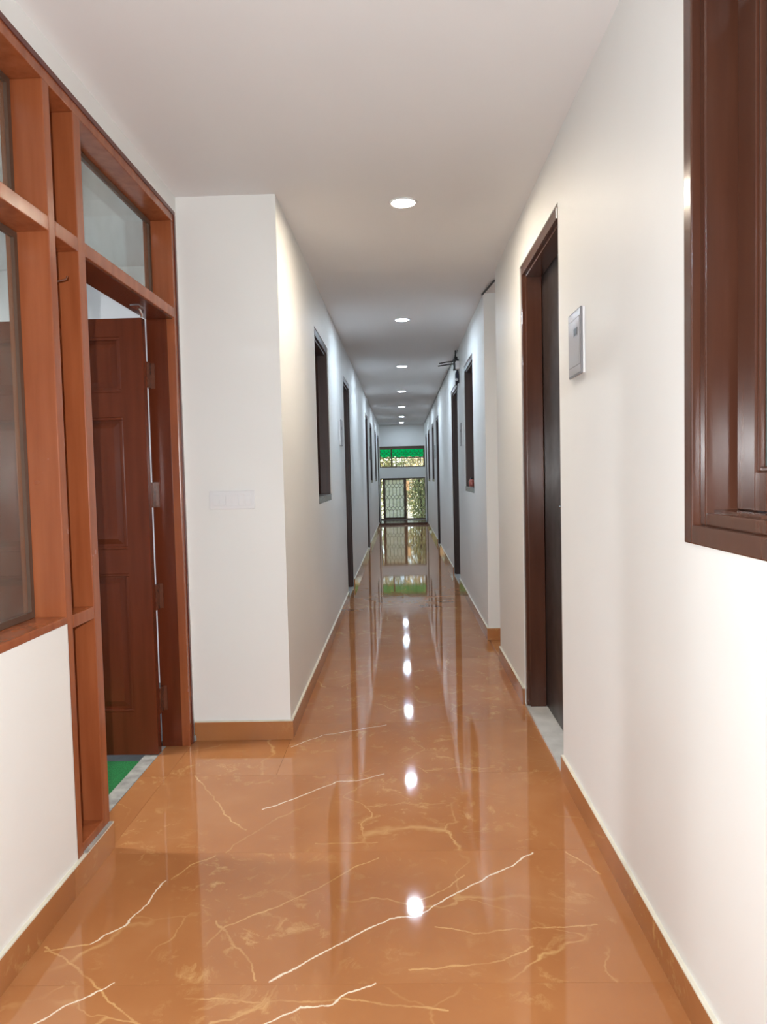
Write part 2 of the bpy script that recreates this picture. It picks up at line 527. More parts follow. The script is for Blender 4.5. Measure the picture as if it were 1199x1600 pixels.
w = MB(); w.box(XLB, XC, YP, YP + 0.2, 0, CEIL); wall_cells(w, XC - 0.25, XC, YP + 0.2, YE, 0, CEIL, L_WINS + L_DOORS)
w.build('wall_left_far', M_WALL, label='white wall end with switch plate and left wall of narrow corridor', cat='wall', kind='structure')
w = MB(); w.box(XLB, XR + 0.25, YB - 0.15, YB, 0, CEIL)
w.build('wall_back', M_WALL, label='white wall behind the camera', cat='wall', kind='structure')
# end wall: two openings, upper and lower
EX0, EX1 = XC, XF
w = MB()
w.box(EX0 - 0.25, EX1 + 0.25, YE, YE + 0.2, 1.905, CEIL).box(EX0 - 0.25, EX1 + 0.25, YE, YE + 0.2, 1.106, 1.375).box(EX0 - 0.25, EX1 + 0.25, YE, YE + 0.2, -0.1, 0.055)
w.box(EX0 - 0.25, EX0 - 0.02, YE, YE + 0.2, 0.055, 1.106).box(EX1 + 0.02, EX1 + 0.25, YE, YE + 0.2, 0.055, 1.106)
w.box(EX0 - 0.25, EX0 - 0.02, YE, YE + 0.2, 1.375, 1.905).box(EX1 + 0.02, EX1 + 0.25, YE, YE + 0.2, 1.375, 1.905)
w.build('wall_end', M_WALL, label='white end wall between the two grilled openings', cat='wall', kind='structure')
MB().box(-4.4, 1.3, YB - 0.15, YP + 0.2, CEIL, CEIL + 0.12).box(XC - 0.3, 1.3, YP + 0.2, YE + 0.2, CEIL, CEIL + 0.12).build(
    'ceiling', M_CEIL, label='flat white corridor ceiling', cat='ceiling', kind='structure')
# side room behind the timber screen
RX0, RY0, RY1, RZ = -4.2, -0.6, 4.3, CEIL
MB().box(RX0, RX0 + 0.1, RY0, RY1, -0.02, RZ).build('wall_room_far', M_ROOM, label='white far wall of the side room behind the glass', cat='wall', kind='structure')
MB().box(RX0 - 0.0, XLB, RY0 - 0.1, RY0, -0.02, RZ).build('wall_room_near', M_ROOM, label='white near wall of the side room', cat='wall', kind='structure')
MB().box(RX0, XC - 0.25, RY1, RY1 + 0.1, -0.02, RZ).build('wall_room_end', M_ROOM, label='white side room wall behind the open door', cat='wall', kind='structure')
MB().box(RX0, XLB - 0.04, RY0 - 0.1, YP + 0.2, -0.12, -0.02).box(RX0, XC - 0.25, YP + 0.2, RY1 + 0.1, -0.12, -0.02).build('floor_room', M_BLUEF, label='dark blue-grey painted floor of the side room', cat='floor', kind='structure')
MB().box(-4.4, XC - 0.3, YP + 0.2, RY1 + 0.1, RZ, RZ + 0.1).build('ceiling_room', M_ROOM, label='white ceiling strip of the side room', cat='ceiling', kind='structure')

# ------------------------------------------------------------------ floor with separate tiles
floor = MB().box(XLB - 0.0, 1.3, YB, YE + 0.2, -0.12, -0.010).build('floor', M_GROUT, label='polished red-brown marble-look tiled floor', cat='floor', kind='structure')
G = 0.0004
def tile(x0, x1, y0, y1):
    if x1 - x0 < 0.02 or y1 - y0 < 0.02: return
    MB().box(x0 + G, x1 - G, y0 + G, y1 - G, -0.010, 0.0).build('tile', M_TILE, floor)
TY = 0.606
rows = [1.662 + TY * k for k in range(-7, 28)]
XS = XR - 1.2
for a, b in zip(rows, rows[1:]):
    a, b = max(a, YB), min(b, YE)
    if b <= a: continue
    if a < YP:
        bb = min(b, YP)
        if b <= YP: tile(XL, XR, a, b)
        else:
            tile(XL, XC, a, YP)
            tile(XC, XR, a, b)
        # doorway strip under the timber frame
        da, db = max(a, 2.305), min(bb, 3.21)
        if db > da: tile(-1.085, XL, da, db)
    else:
        tile(XC, XR if b < YR1 else XF, a, b)
        ra, rb = max(a, YR0), min(b, YR1)
        if rb > ra: tile(XR, 0.95, ra, rb)

def skirting(name, label, segs, h=0.085):
    """segs: list of (x0,x1,y0,y1) thin runs; one piece each"""
    xs = [c for s in segs for c in s[:2]]; ys = [c for s in segs for c in s[2:]]
    e = empty(name, ((min(xs) + max(xs)) / 2, (min(ys) + max(ys)) / 2, 0), label, 'skirting', kind='structure')
    for s in segs:
        MB().box(*s, 0.0005, h).build('skirting_tile', M_SKIRT, e)
        x0, x1, y0, y1 = s
        MB().box(x0, x1, y0, y1, h, h + 0.004).build('grout_line', M_CAULK, e)
    return e
def runs(y0, y1, cuts, start, step=1.21):
    out, y = [], y0
    js = [start + step * k for k in range(-6, 30)]
    blocks = []
    for c0, c1 in sorted(cuts):
        if c0 > y: blocks.append((y, c0))
        y = max(y, c1)
    if y < y1: blocks.append((y, y1))
    for a, b in blocks:
        pts = [a] + [j for j in js if a + 0.03 < j < b - 0.03] + [b]
        out += [(p + 0.0008, q - 0.0008) for p, q in zip(pts, pts[1:])]
    return out
T = 0.011
skirting('baseboard_left_near', 'brown tile skirting below the left window', [(XL, XL + T, a, b) for a, b in runs(YB, 2.31, [], 2.02)])
skirting('baseboard_left_end', 'brown tile skirting on the face of the projecting wall end', [(XL + 0.003, XC + T, YP - T, YP)])
skirting('baseboard_left_far', 'brown tile skirting along the left of the narrow corridor', [(XC, XC + T, a, b) for a, b in runs(YP, YE - 1.16, [d[:2] for d in L_DOORS], 3.9)])
skirting('baseboard_right_near', 'brown tile skirting along the near right wall', [(XR - T, XR, a, b) for a, b in runs(YB, YR0, [R_DOOR0[:2]], 1.665)])
skirting('baseboard_right_recess', 'short brown tile skirting on the face beyond the recess', [(XF - T, 0.94, YR1 - T, YR1)])
skirting('baseboard_right_far', 'brown tile skirting along the right of the narrow corridor', [(XF - T, XF, a, b) for a, b in runs(YR1 + 0.001, YE - 1.16, [d[:2] for d in R_DOORS], 5.9)])

# ------------------------------------------------------------------ ceiling downlights
LN = ['largest and nearest round ceiling light, warm white', 'second round ceiling light from the camera', 'third round ceiling light from the camera',
      'fourth round ceiling light from the camera', 'fifth round ceiling light from the camera', 'sixth round ceiling light, last but one before the end wall',
      'farthest round ceiling light close to the end wall', 'added unseen ceiling light behind the camera, brightens the near part']  # last entry is an unseen lamp, added to brighten the near end
LY = [3.43, 5.98, 8.54, 11.1, 13.6, 15.9, 17.75, -1.4]
em_w = emit_mat('warm_led', LAMP_WARM, LAMP_L * 1.2)
em_c = emit_mat('cool_led', LAMP_COOL, LAMP_L)
em_e = emit_mat('dim_cool_led', LAMP_COOL, LAMP_L * 0.4)
for i, (y, lb) in enumerate(zip(LY, LN)):
    e = empty('ceiling_light', (0.037, y, CEIL - 0.006), lb, 'light', 'round downlights in a row along the ceiling')
    MB().lathe([(0.052, -0.0), (0.054, -0.006), (0.062, -0.006), (0.066, 0.0)], (0.037, y, CEIL), 40).build('trim_ring', M_PLASTIC, e, True)
    MB().lathe([(0.0, -0.0035), (0.0525, -0.0035), (0.0525, -0.0005), (0.0, -0.0005)], (0.037, y, CEIL), 40).build('diffuser', em_w if i == 0 else (em_e if i == 6 else em_c), e)
# unseen lamp added to brighten the white walls of the side room
e = empty('ceiling_light', (-3.2, 2.65, RZ - 0.03), 'added unseen ceiling light that brightens the side room', 'light')
MB().lathe([(0.16, 0.0), (0.16, -0.02), (0.13, -0.03)], (-3.2, 2.65, RZ), 40).build('trim_ring', M_PLASTIC, e, True)
MB().lathe([(0.0, -0.034), (0.128, -0.034), (0.128, -0.031), (0.0, -0.031)], (-3.2, 2.65, RZ), 40).build('diffuser', emit_mat('added_room_led', (0.92, 0.96, 1.0), 460), e)

# ------------------------------------------------------------------ left: timber screen with window, side panel and open door
D1 = empty('door_1', (XL, 2.6, 0), 'glossy red-brown timber door and window screen with open panelled door', 'door', kind='structure')
xb = -1.10                      # back of the frame timbers
bv = 0.003
xg = -1.078                     # glass plane
B(xb, XL, 0.62, 3.25, 2.325, 2.37, bev=bv).build('top_rail', M_WOODL, D1)
B(XL, XL + 0.004, 0.62, 3.252, 2.357, 2.374).build('edge_strip', M_EDGE, D1)
B(XL, XL + 0.004, 3.236, 3.254, 0.0, 2.357).build('edge_strip', M_EDGE, D1)
B(xb, XL, 3.205, 3.25, 0.0, 2.325, bev=bv).build('post', M_WOODL, D1)
B(xb, XL, 2.065, 2.105, 0.0, 2.325, bev=bv).build('post', M_WOODL, D1)
B(xb, XL, 2.255, 2.305, 0.0, 2.325, bev=bv).build('post', M_WOODL, D1)
B(xb, XL, 0.62, 0.67, 0.80, 2.325, bev=bv).build('post', M_WOODL, D1)
B(xb, XL, 2.305, 3.205, 1.905, 1.948, bev=bv).build('transom_rail', M_WOODL, D1)
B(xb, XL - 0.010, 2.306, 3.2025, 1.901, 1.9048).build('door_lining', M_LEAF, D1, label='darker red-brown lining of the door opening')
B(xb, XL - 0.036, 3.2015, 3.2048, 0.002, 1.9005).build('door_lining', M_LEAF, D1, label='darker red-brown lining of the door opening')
B(xb, XL, 2.105, 2.255, 1.905, 1.948, bev=bv).build('transom_rail', M_WOODL, D1)
B(xb, XL, 0.67, 2.065, 1.905, 1.948, bev=bv).build('transom_rail', M_WOODL, D1)
B(xb, XL, 2.105, 2.255, 0.770, 0.808, bev=bv).build('cross_rail', M_WOODL, D1)
B(xb, XL, 2.105, 2.255, 0.088, 0.120, bev=bv).build('cross_rail', M_WOODL, D1)
for z0, z1 in ((0.12, 0.77), (0.808, 1.905), (1.948, 2.325)):
    B(xb + 0.006, xb + 0.016, 2.105, 2.255, z0, z1).build('back_panel', M_WOODL, D1)
MB().box(XL - 0.13, XL + 0.001, 0.62, 2.064, 0.79, 0.812, bev=bv).build('sill', M_WOODL, D1)
# panes with narrow glazing beads
def pane(y0, y1, z0, z1, gm):
    p = B(xg - 0.002, xg + 0.002, y0, y1, z0, z1).build('pane', gm, D1)
    t = 0.018
    MB().box(xg + 0.003, xg + 0.013, y0, y0 + t, z0, z1).box(xg + 0.003, xg + 0.013, y1 - t, y1, z0, z1).box(xg + 0.003, xg + 0.013, y0 + t, y1 - t, z0, z0 + t).box(
        xg + 0.003, xg + 0.013, y0 + t, y1 - t, z1 - t, z1).build('glazing_bead', M_BRONZE, p)
pane(0.672, 2.063, 0.813, 1.903, M_GLASS)
pane(0.672, 2.063, 1.950, 2.323, M_GLASS)
pane(2.307, 3.203, 1.950, 2.323, M_GLASS2)
# door leaf, open into the room, square to the wall
lx0, lx1, ly0, ly1, lz0, lz1 = -1.93, -1.083, 3.095, 3.135, 0.006, 1.886
leaf = MB()
st, mid = 0.098, 0.105
cw = ((lx1 - lx0) - 2 * st - mid) / 2
cols = [(lx0 + st, lx0 + st + cw), (lx1 - st - cw, lx1 - st)]
zr = [(0.195, 0.800), (0.905, 1.470), (1.575, 1.808)]
leaf.box(lx0, lx0 + st, ly0, ly1, lz0, lz1); leaf.box(lx1 - st, lx1, ly0, ly1, lz0, lz1); leaf.box(cols[0][1], cols[1][0], ly0, ly1, lz0, lz1)
zz = [lz0] + [z for r in zr for z in r] + [lz1]
for c in cols:
    for a, b in zip(zz[0::2], zz[1::2]):
        leaf.box(c[0], c[1], ly0, ly1, a, b)
    for z0, z1 in zr:
        leaf.box(c[0], c[1], ly0 + 0.016, ly1 - 0.016, z0, z1)
LF = leaf.build('door_leaf', M_LEAF, D1, label='deep red-brown panelled door standing open')
for c in cols:
    for z0, z1 in zr:
        mb = MB()
        q = 0.045
        x0, x1 = c
        # bevelled raised field with a stepped moulding around it
        bm = mb.bm
        y_f, y_b = ly0 + 0.0105, ly0 + 0.016
        o4 = [(x0 + 0.022, z0 + 0.022), (x1 - 0.022, z0 + 0.022), (x1 - 0.022, z1 - 0.022), (x0 + 0.022, z1 - 0.022)]
        i4 = [(x0 + q, z0 + q), (x1 - q, z0 + q), (x1 - q, z1 - q), (x0 + q, z1 - q)]
        vo = [bm.verts.new((a, y_b, b)) for a, b in o4]; vi = [bm.verts.new((a, y_f, b)) for a, b in i4]
        for k in range(4): bm.faces.new((vo[k], vo[(k + 1) % 4], vi[(k + 1) % 4], vi[k]))
        bm.faces.new(vi)
        mb.build('raised_panel', M_LEAF, LF)
        t = 0.012
        MB().box(x0, x1, ly0 + 0.001, y_b, z0, z0 + t, bev=0.003).box(x0, x1, ly0 + 0.001, y_b, z1 - t, z1, bev=0.003).box(x0, x0 + t, ly0 + 0.001, y_b, z0 + t, z1 - t, bev=0.003).box(
            x1 - t, x1, ly0 + 0.001, y_b, z0 + t, z1 - t, bev=0.003).build('moulding', M_LEAF, LF)
for zc in (1.655, 1.135, 0.685, 0.225):
    MB().tube([(-1.0905, 3.150, zc - 0.055), (-1.0905, 3.150, zc + 0.055)], 0.0075, 10).box(-1.100, -1.070, 3.198, 3.2013, zc - 0.055, zc + 0.055).box(-1.096, -1.085, 3.150, 3.2, zc - 0.055, zc + 0.055).box(
        -1.09, -1.084, 3.12, 3.15, zc - 0.055, zc + 0.055).build('hinge', M_STEEL, LF)
MB().box(-1.07, -1.035, 2.93, 3.0, 1.898, 1.905).tube([(-1.055, 2.99, 1.902), (-1.06, 3.03, 1.885), (-1.062, 3.035, 1.878)], 0.006, 8).build('door_bolt', M_CHROME, D1)
# little nail sticking out of the post
MB().tube([(XL - 0.008, 2.103, 1.775), (XL + 0.012, 2.135, 1.790), (XL + 0.012, 2.140, 1.800)], 0.0022, 6).build('nail', M_STEEL, D1)
# threshold, cement fillet, carpet
MB().box(-1.145, -1.086, 2.306, 3.204, -0.012, 0.0015).build('trim_1', M_CEMENT, label='rough grey cement threshold strip in the open doorway', cat='threshold', kind='structure')
MB().box(-2.1, -1.152, 1.7, 3.065, -0.0195, -0.010).build('floor_mat', M_CARPET, label='bright green carpet mat inside the open doorway', cat='mat')
MB().box(XL - 0.002, XL + T, 2.106, 2.300, 0.0895, 0.094).build('trim_2', M_CEMENT, label='grey cement fillet on the skirting below the timber side panel', cat='trim', kind='structure')
MB().box(-1.03, XL + 0.012, 3.252, YP - 0.0115, 0.0005, 0.030, bev=0.008).build('trim_4', M_CEMENT, label='small grey cement patch at the foot of the door post', cat='trim', kind='structure')
# six-gang switch plate on the wall end
sx0, sx1, sz0, sz1 = -0.868, -0.662, 1.060, 1.143
S = empty('switch_plate', ((sx0 + sx1) / 2, YP, sz0), 'wide white switch plate on the white projecting wall end', 'switch')
B(sx0, sx1, YP - 0.009, YP, sz0, sz1, bev=0.003).build('cover_plate', M_PLASTIC, S)
for k in range(6):
    xa = sx0 + 0.016 + k * 0.029
    B(xa + 0.001, xa + 0.028, YP - 0.0125, YP - 0.009, sz0 + 0.016, sz1 - 0.016, bev=0.001).build('switch_rocker', M_PLASTIC, S)

# ------------------------------------------------------------------ doors and windows in the corridor walls
def X_(s, xw, d):               # s=+1 right wall, -1 left wall; d = depth into the wall
    return xw + s * d
def frame_piece(s, xw, d0, d1, y0, y1, z0, z1, name, mt, par, bev=0.003):
    return B(X_(s, xw, d0), X_(s, xw, d1), y0, y1, z0, z1, bev=bev).build(name, mt, par)

def door(num, s, xw, op, label, mt, handle_far=True):
    y0, y1, z0, z1 = op
    E_ = empty('door_%d' % num, (xw, (y0 + y1) / 2, 0), label, 'door', kind='structure')
    f, d = 0.045, 0.10
    for a, b in ((y0, y0 + f), (y1 - f, y1)):
        frame_piece(s, xw, 0.0115 if a == y0 else 0.004, d + 0.03, a, b, 0.012, z1, 'jamb', mt, E_)
    frame_piece(s, xw, 0.004, d + 0.03, y0 + f, y1 - f, z1 - f, z1, 'head', mt, E_)
    g = 0.016
    for a, b in ((y0 + f, y0 + f + g), (y1 - f - g, y1 - f)):
        frame_piece(s, xw, 0.018, d - 0.002, a, b, 0.012, z1 - f, 'door_stop', mt, E_)
    frame_piece(s, xw, 0.018, d - 0.002, y0 + f + g, y1 - f - g, z1 - f - g, z1 - f, 'door_stop', mt, E_)
    lf = frame_piece(s, xw, d, d + 0.035, y0 + f + 0.002, y1 - f - 0.002, 0.014, z1 - f - 0.002, 'door_leaf', M_LAM, E_)
    hy = y0 + f + 0.075 if handle_far else y1 - f - 0.075
    sg = 1 if handle_far else -1
    xs = X_(s, xw, d)
    MB().box(xs, X_(s, xw, d - 0.005), hy - 0.02, hy + 0.02, 0.93, 1.12, bev=0.002).tube([(xs, hy, 1.05), (X_(s, xw, d - 0.05), hy, 1.05), (X_(s, xw, d - 0.052), hy + sg * 0.10, 1.05)], 0.008, 8).build('door_handle', M_CHROME, lf)
    B(X_(s, xw, 0.0), X_(s, xw, d + 0.04), y0 + 0.0, y1 - 0.0, 0.0, 0.0115).build('threshold', M_MARBLE, E_)
    return E_

def window(num, s, xw, op, label, mt, stone=True, pane_m=None):
    y0, y1, z0, z1 = op
    E_ = empty('window_%d' % num, (xw, (y0 + y1) / 2, z0), label, 'window', kind='structure')
    f, d = 0.045, 0.11
    zb = z0
    if stone:
        B(X_(s, xw, 0.0), X_(s, xw, 0.15), y0, y1, z0, z0 + 0.045).build('sill', M_STONE, E_)
        zb = z0 + 0.045
    for a, b in ((y0, y0 + f), (y1 - f, y1)):
        frame_piece(s, xw, 0.0115 if a == y0 else 0.004, d + 0.03, a, b, zb, z1, 'jamb', mt, E_)
    frame_piece(s, xw, 0.004, d + 0.03, y0 + f, y1 - f, z1 - f, z1, 'head', mt, E_)
    frame_piece(s, xw, 0.094, d + 0.03, y0 + f, y1 - f, zb, zb + f, 'bottom_rail', mt, E_)
    g = 0.014
    frame_piece(s, xw, 0.018, d - 0.03, y0 + f, y1 - f, z1 - f - g, z1 - f, 'head_stop', mt, E_)
    ym = (y0 + y1) / 2
    for a, b in ((y0 + f, ym), (ym, y1 - f)):
        t = 0.055
        q = MB()
        za, zc = zb + f, z1 - f
        q.box(X_(s, xw, d - 0.015), X_(s, xw, d + 0.015), a + 0.001, a + t, za, zc).box(X_(s, xw, d - 0.015), X_(s, xw, d + 0.015), b - t, b - 0.001, za, zc)
        q.box(X_(s, xw, d - 0.015), X_(s, xw, d + 0.015), a + t, b - t, za, za + t).box(X_(s, xw, d - 0.015), X_(s, xw, d + 0.015), a + t, b - t, zc - t, zc)
        so = q.build('sash', mt, E_)
        B(X_(s, xw, d - 0.003), X_(s, xw, d + 0.003), a + t, b - t, za + t, zc - t).build('pane', pane_m or M_DGLASS, so)
    return E_

door(2, 1, XR, R_DOOR0, 'tall dark brown door in the near right wall with white marble threshold', M_WOODR)
door(3, -1, XC, L_DOORS[0], 'first dark door on the left of the narrow corridor', M_DARK)
door(4, 1, XF, R_DOORS[0], 'dark door on the right just beyond the wall router', M_DARK)
door(5, -1, XC, L_DOORS[1], 'second dark door on the left of the narrow corridor', M_DARK)
door(6, 1, XF, R_DOORS[1], 'third dark door along the right, beyond the router door', M_DARK)
door(7, -1, XC, L_DOORS[2], 'last dark door on the left beside the end wall', M_DARK)
door(8, 1, XF, R_DOORS[2], 'last dark door on the right beside the end wall', M_DARK)
window(2, -1, XC, L_WINS[0], 'first dark window on the left of the narrow corridor with grey sill', M_DARK)
window(3, 1, XF, R_WINS[0], 'dark window on the right beside the router with grey sill', M_DARK)
window(4, -1, XC, L_WINS[1], 'second dark window on the left, after the second door', M_DARK)
window(5, 1, XF, R_WINS[1], 'second dark window on the right of the narrow corridor', M_DARK)
window(6, -1, XC, L_WINS[2], 'last dark window on the left of the narrow corridor', M_DARK)
window(7, 1, XF, R_WINS[2], 'last dark window on the right of the narrow corridor', M_DARK)

# near right window: brown enamel frame, moulded edge, sash with frosted glass
W1 = empty('window_1', (XR, 1.1, 1.04), 'large brown enamelled window with frosted glass in near right wall', 'window', kind='structure')
y0, y1, z0, z1 = R_WIN0
def wrect(x0, x1, t0, t1, name, mt, par=None, bev=0.003):
    """rectangular ring between insets t0 and t1 of the opening, as four pieces"""
    par = par or W1
    a0, a1, c0, c1 = y0 + t0, y1 - t0, z0 + t0, z1 - t0
    t = t1 - t0
    B(x0, x1, a0, a0 + t, c0, c1, bev=bev).build(name + '_stile', mt, par)
    B(x0, x1, a1 - t, a1, c0, c1, bev=bev).build(name + '_stile', mt, par)
    B(x0, x1, a0 + t, a1 - t, c0, c0 + t, bev=bev).build(name + '_rail', mt, par)
    B(x0, x1, a0 + t, a1 - t, c1 - t, c1, bev=bev).build(name + '_rail', mt, par)
wrect(XR - 0.006, XR + 0.12, 0.0, 0.040, 'frame', M_WOODR)
wrect(XR + 0.012, XR + 0.12, 0.040, 0.066, 'frame', M_WOODR)
B(XR + 0.03, XR + 0.12, y0 + 0.066, y1 - 0.066, z0 + 0.066, z0 + 0.072).build('sill', M_WOODR, W1)
xs0 = XR + 0.068
ym = (y0 + y1) / 2
for a, b in ((y0 + 0.0675, ym - 0.001), (ym + 0.001, y1 - 0.084)):
    q = MB(); t = 0.075; za, zc = z0 + 0.0735, z1 - 0.0675
    q.box(xs0, xs0 + 0.035, a, a + t, za, zc, bev=0.002).box(xs0, xs0 + 0.035, b - t, b, za, zc, bev=0.002).box(xs0 + 0.0005, xs0 + 0.0345, a + t, b - t, za, za + t, bev=0.002).box(xs0 + 0.0005, xs0 + 0.0345, a + t, b - t, zc - t, zc, bev=0.002)
    so = q.build('sash', M_WOODR, W1)
    g0 = 0.010
    MB().box(xs0 + 0.004, xs0 + 0.016, a + t, a + t + g0, za + t, zc - t, bev=0.003).box(xs0 + 0.004, xs0 + 0.016, b - t - g0, b - t, za + t, zc - t, bev=0.003).box(
        xs0 + 0.004, xs0 + 0.016, a + t + g0, b - t - g0, za + t, za + t + g0, bev=0.003).box(xs0 + 0.004, xs0 + 0.016, a + t + g0, b - t - g0, zc - t - g0, zc - t, bev=0.003).build('glazing_bead', M_WOODR, so)
    B(xs0 + 0.017, xs0 + 0.021, a + t, b - t, za + t, zc - t).build('pane', M_FROSTR, so)

# ------------------------------------------------------------------ key-card switches beside the doors
def keycard(s, xw, y0, y1, z0, z1, label):
    K = empty('key_card_switch', (xw, (y0 + y1) / 2, z0), label, 'switch', 'key card switches beside the doors')
    dx = lambda d: xw - s * d
    B(dx(0), dx(0.007), y0, y1, z0, z1, bev=0.002).build('mounting_box', M_PLASTIC, K)
    fp = B(dx(0.0072), dx(0.014), y0 + 0.002, y1 - 0.006, z0 - 0.002, z1 + 0.002, bev=0.002).build('face_plate', M_GREYP, K)
    h = z1 - z0
    B(dx(0.0142), dx(0.0155), y0 + 0.014, y1 - 0.012, z0 + 0.15 * h, z1 - 0.13 * h).build('front_panel', M_SILVER, fp)
    B(dx(0.0142), dx(0.0150), y0 + 0.006, y1 - 0.010, z0 + 0.005, z0 + 0.14 * h).build('end_strip', M_SILVER, fp)
    B(dx(0.0142), dx(0.0150), y0 + 0.006, y1 - 0.010, z1 - 0.12 * h, z1 - 0.004).build('end_strip', M_SILVER, fp)
    ya = y0 + (y1 - y0) * 0.22
    B(dx(0.0157), dx(0.0166), ya, ya + 0.05, z1 - 0.40 * h, z1 - 0.27 * h).build('card_window', M_GREYP, fp)
    B(dx(0.0167), dx(0.0172), ya + 0.006, ya + 0.044, z1 - 0.385 * h, z1 - 0.285 * h).build('slot', M_BLACKP, fp)
    return K
keycard(1, XR, 2.43, 2.61, 1.52, 1.735, 'silver-grey key card switch on near right wall beside the tall door')
keycard(-1, XC, 6.40, 6.58, 1.465, 1.69, 'grey key card switch before the first door on the left')
keycard(1, XF, 7.06, 7.24, 1.465, 1.68, 'grey key card switch on the right below the router')
keycard(-1, XC, 12.28, 12.46, 1.46, 1.68, 'distant key card switch after the second door on the left')
keycard(1, XF, 12.58, 12.76, 1.46, 1.68, 'distant key card switch after the third door on the right')

# ------------------------------------------------------------------ router, adapter, cables
RT = empty('wifi_router', (XF, 7.42, 2.23), 'black wall router with two rod antennas pointing across the corridor', 'router')
B(0.545, XF, 7.37, 7.47, 2.235, 2.335, bev=0.006).build('case', M_BLACKP, RT)
MB().tube([(0.55, 7.40, 2.318), (0.48, 7.40, 2.312), (0.405, 7.40, 2.300)], 0.006, 8).build('antenna', M_BLACKP, RT)
MB().tube([(0.55, 7.36, 2.288), (0.47, 7.36, 2.278), (0.392, 7.36, 2.268)], 0.006, 8).build('antenna', M_BLACKP, RT)
MB().tube([(0.575, 7.42, 2.33), (0.572, 7.42, 2.37), (0.572, 7.42, 2.43)], 0.007, 8).box(0.560, 0.59, 7.40, 7.44, 2.33, 2.365, bev=0.004).build('bracket', M_BLACKP, RT)
JB = empty('junction_box', (XF, 7.30, 2.22), 'small white junction box fixed beside the black router', 'box')
B(0.568, XF, 7.28, 7.335, 2.225, 2.305, bev=0.004).build('body', M_PLASTIC, JB)
B(0.563, 0.5675, 7.284, 7.331, 2.229, 2.301, bev=0.002).build('lid', M_PLASTIC, JB)
pts = []
for k in range(64):
    a = k / 63 * 2 * math.pi * 3.2
    pts.append((0.580 + 0.008 * math.sin(a * 0.3), 7.37 + 0.035 * math.cos(a) + 0.006 * math.sin(a * 0.4), 2.165 + 0.055 * math.sin(a) - 0.0005 * k))
MB().tube(pts, 0.011, 6).build('cable_coil', M_NAVY, label='loose coil of dark cable hanging under the router', cat='cable')
pts = [(0.59, 7.44, 2.235), (0.585, 7.45, 2.16), (0.592, 7.50, 2.09), (0.596, 7.62, 2.05), (0.597, 7.665, 1.95)]
MB().tube(pts, 0.004, 6).build('drop_cable', M_NAVY, label='thin dark cable dropping from the router toward the door frame', cat='cable')
MB().lathe([(0.0, -0.015), (0.012, -0.010), (0.016, 0.0), (0.012, 0.010), (0.0, 0.015)], (0.572, 7.32, 2.125), 16).build('cable_connector', M_PLASTIC, smooth=True, label='tiny shiny white connector on the hanging cable coil', cat='connector')
pts = [(XF - 0.006, 7.50 + 0.6 * k, CEIL - 0.010 - 0.006 * (k % 2)) for k in range(18)]
MB().tube(pts, 0.006, 6).build('ceiling_cable', M_GREYP, label='thin grey cable along the top of the far right wall', cat='cable')
pts = [(0.72, 4.66, CEIL - 0.01), (0.66, 4.72, CEIL - 0.014), (0.63, 4.84, CEIL - 0.010), (0.612, 5.0, CEIL - 0.012), (0.594, 5.185, CEIL - 0.010)]
MB().tube(pts, 0.007, 6).build('ceiling_cable', M_BLACKP, label='short black cable under the ceiling at the right recess', cat='cable')
# pink bottle on the right window sill
BT = empty('bottle', (0.634, 6.60, 1.0755), 'small pink bottle standing on the grey window sill', 'bottle')
MB().lathe([(0.0, 0.0), (0.020, 0.0), (0.024, 0.006), (0.025, 0.045), (0.020, 0.058), (0.010, 0.066)], (0.634, 6.60, 1.0755), 20).build('body', M_PINK, BT, True)
MB().lathe([(0.011, 0.062), (0.011, 0.082), (0.0, 0.082)], (0.634, 6.60, 1.0755), 16).build('cap', M_BLACKP, BT, True)

# ------------------------------------------------------------------ end wall openings
def bars(mb, segs, y, t):
    for (xa, za), (xb_, zb_) in segs:
        mb.tube([(xa, y, za), (xb_, y, zb_)], t, 5)
def hexgrille(x0, x1, z0, z1, n, hl, hs, dz, y, t):
    """stretched honeycomb of flat bars: long cells alternating with short ones"""
    w_ = (x1 - x0) / n
    mb = MB()
    S_ = []
    z, k = z0, 0
    while z < z1 - 1e-4:
        h = (hl if k % 2 == 0 else hs)
        zt = min(z + h, z1)
        off = 0 if k % 2 == 0 else 0.5
        for i in range(n + 1):
            xx = x0 + (i + off) * w_
            if xx <= x1 + 1e-6: S_.append(((xx, z), (xx, zt)))
        if zt + dz <= z1:
            for i in range(n + 1):
                xx = x0 + (i + off) * w_
                for sgn in (-0.5, 0.5):
                    x2 = xx + sgn * w_
                    if xx <= x1 + 1e-6 and x0 - 1e-6 <= x2 <= x1 + 1e-6: S_.append(((xx, zt), (x2, zt + dz)))
        z = zt + dz
        k += 1
    bars(mb, S_, y, t)
    return mb
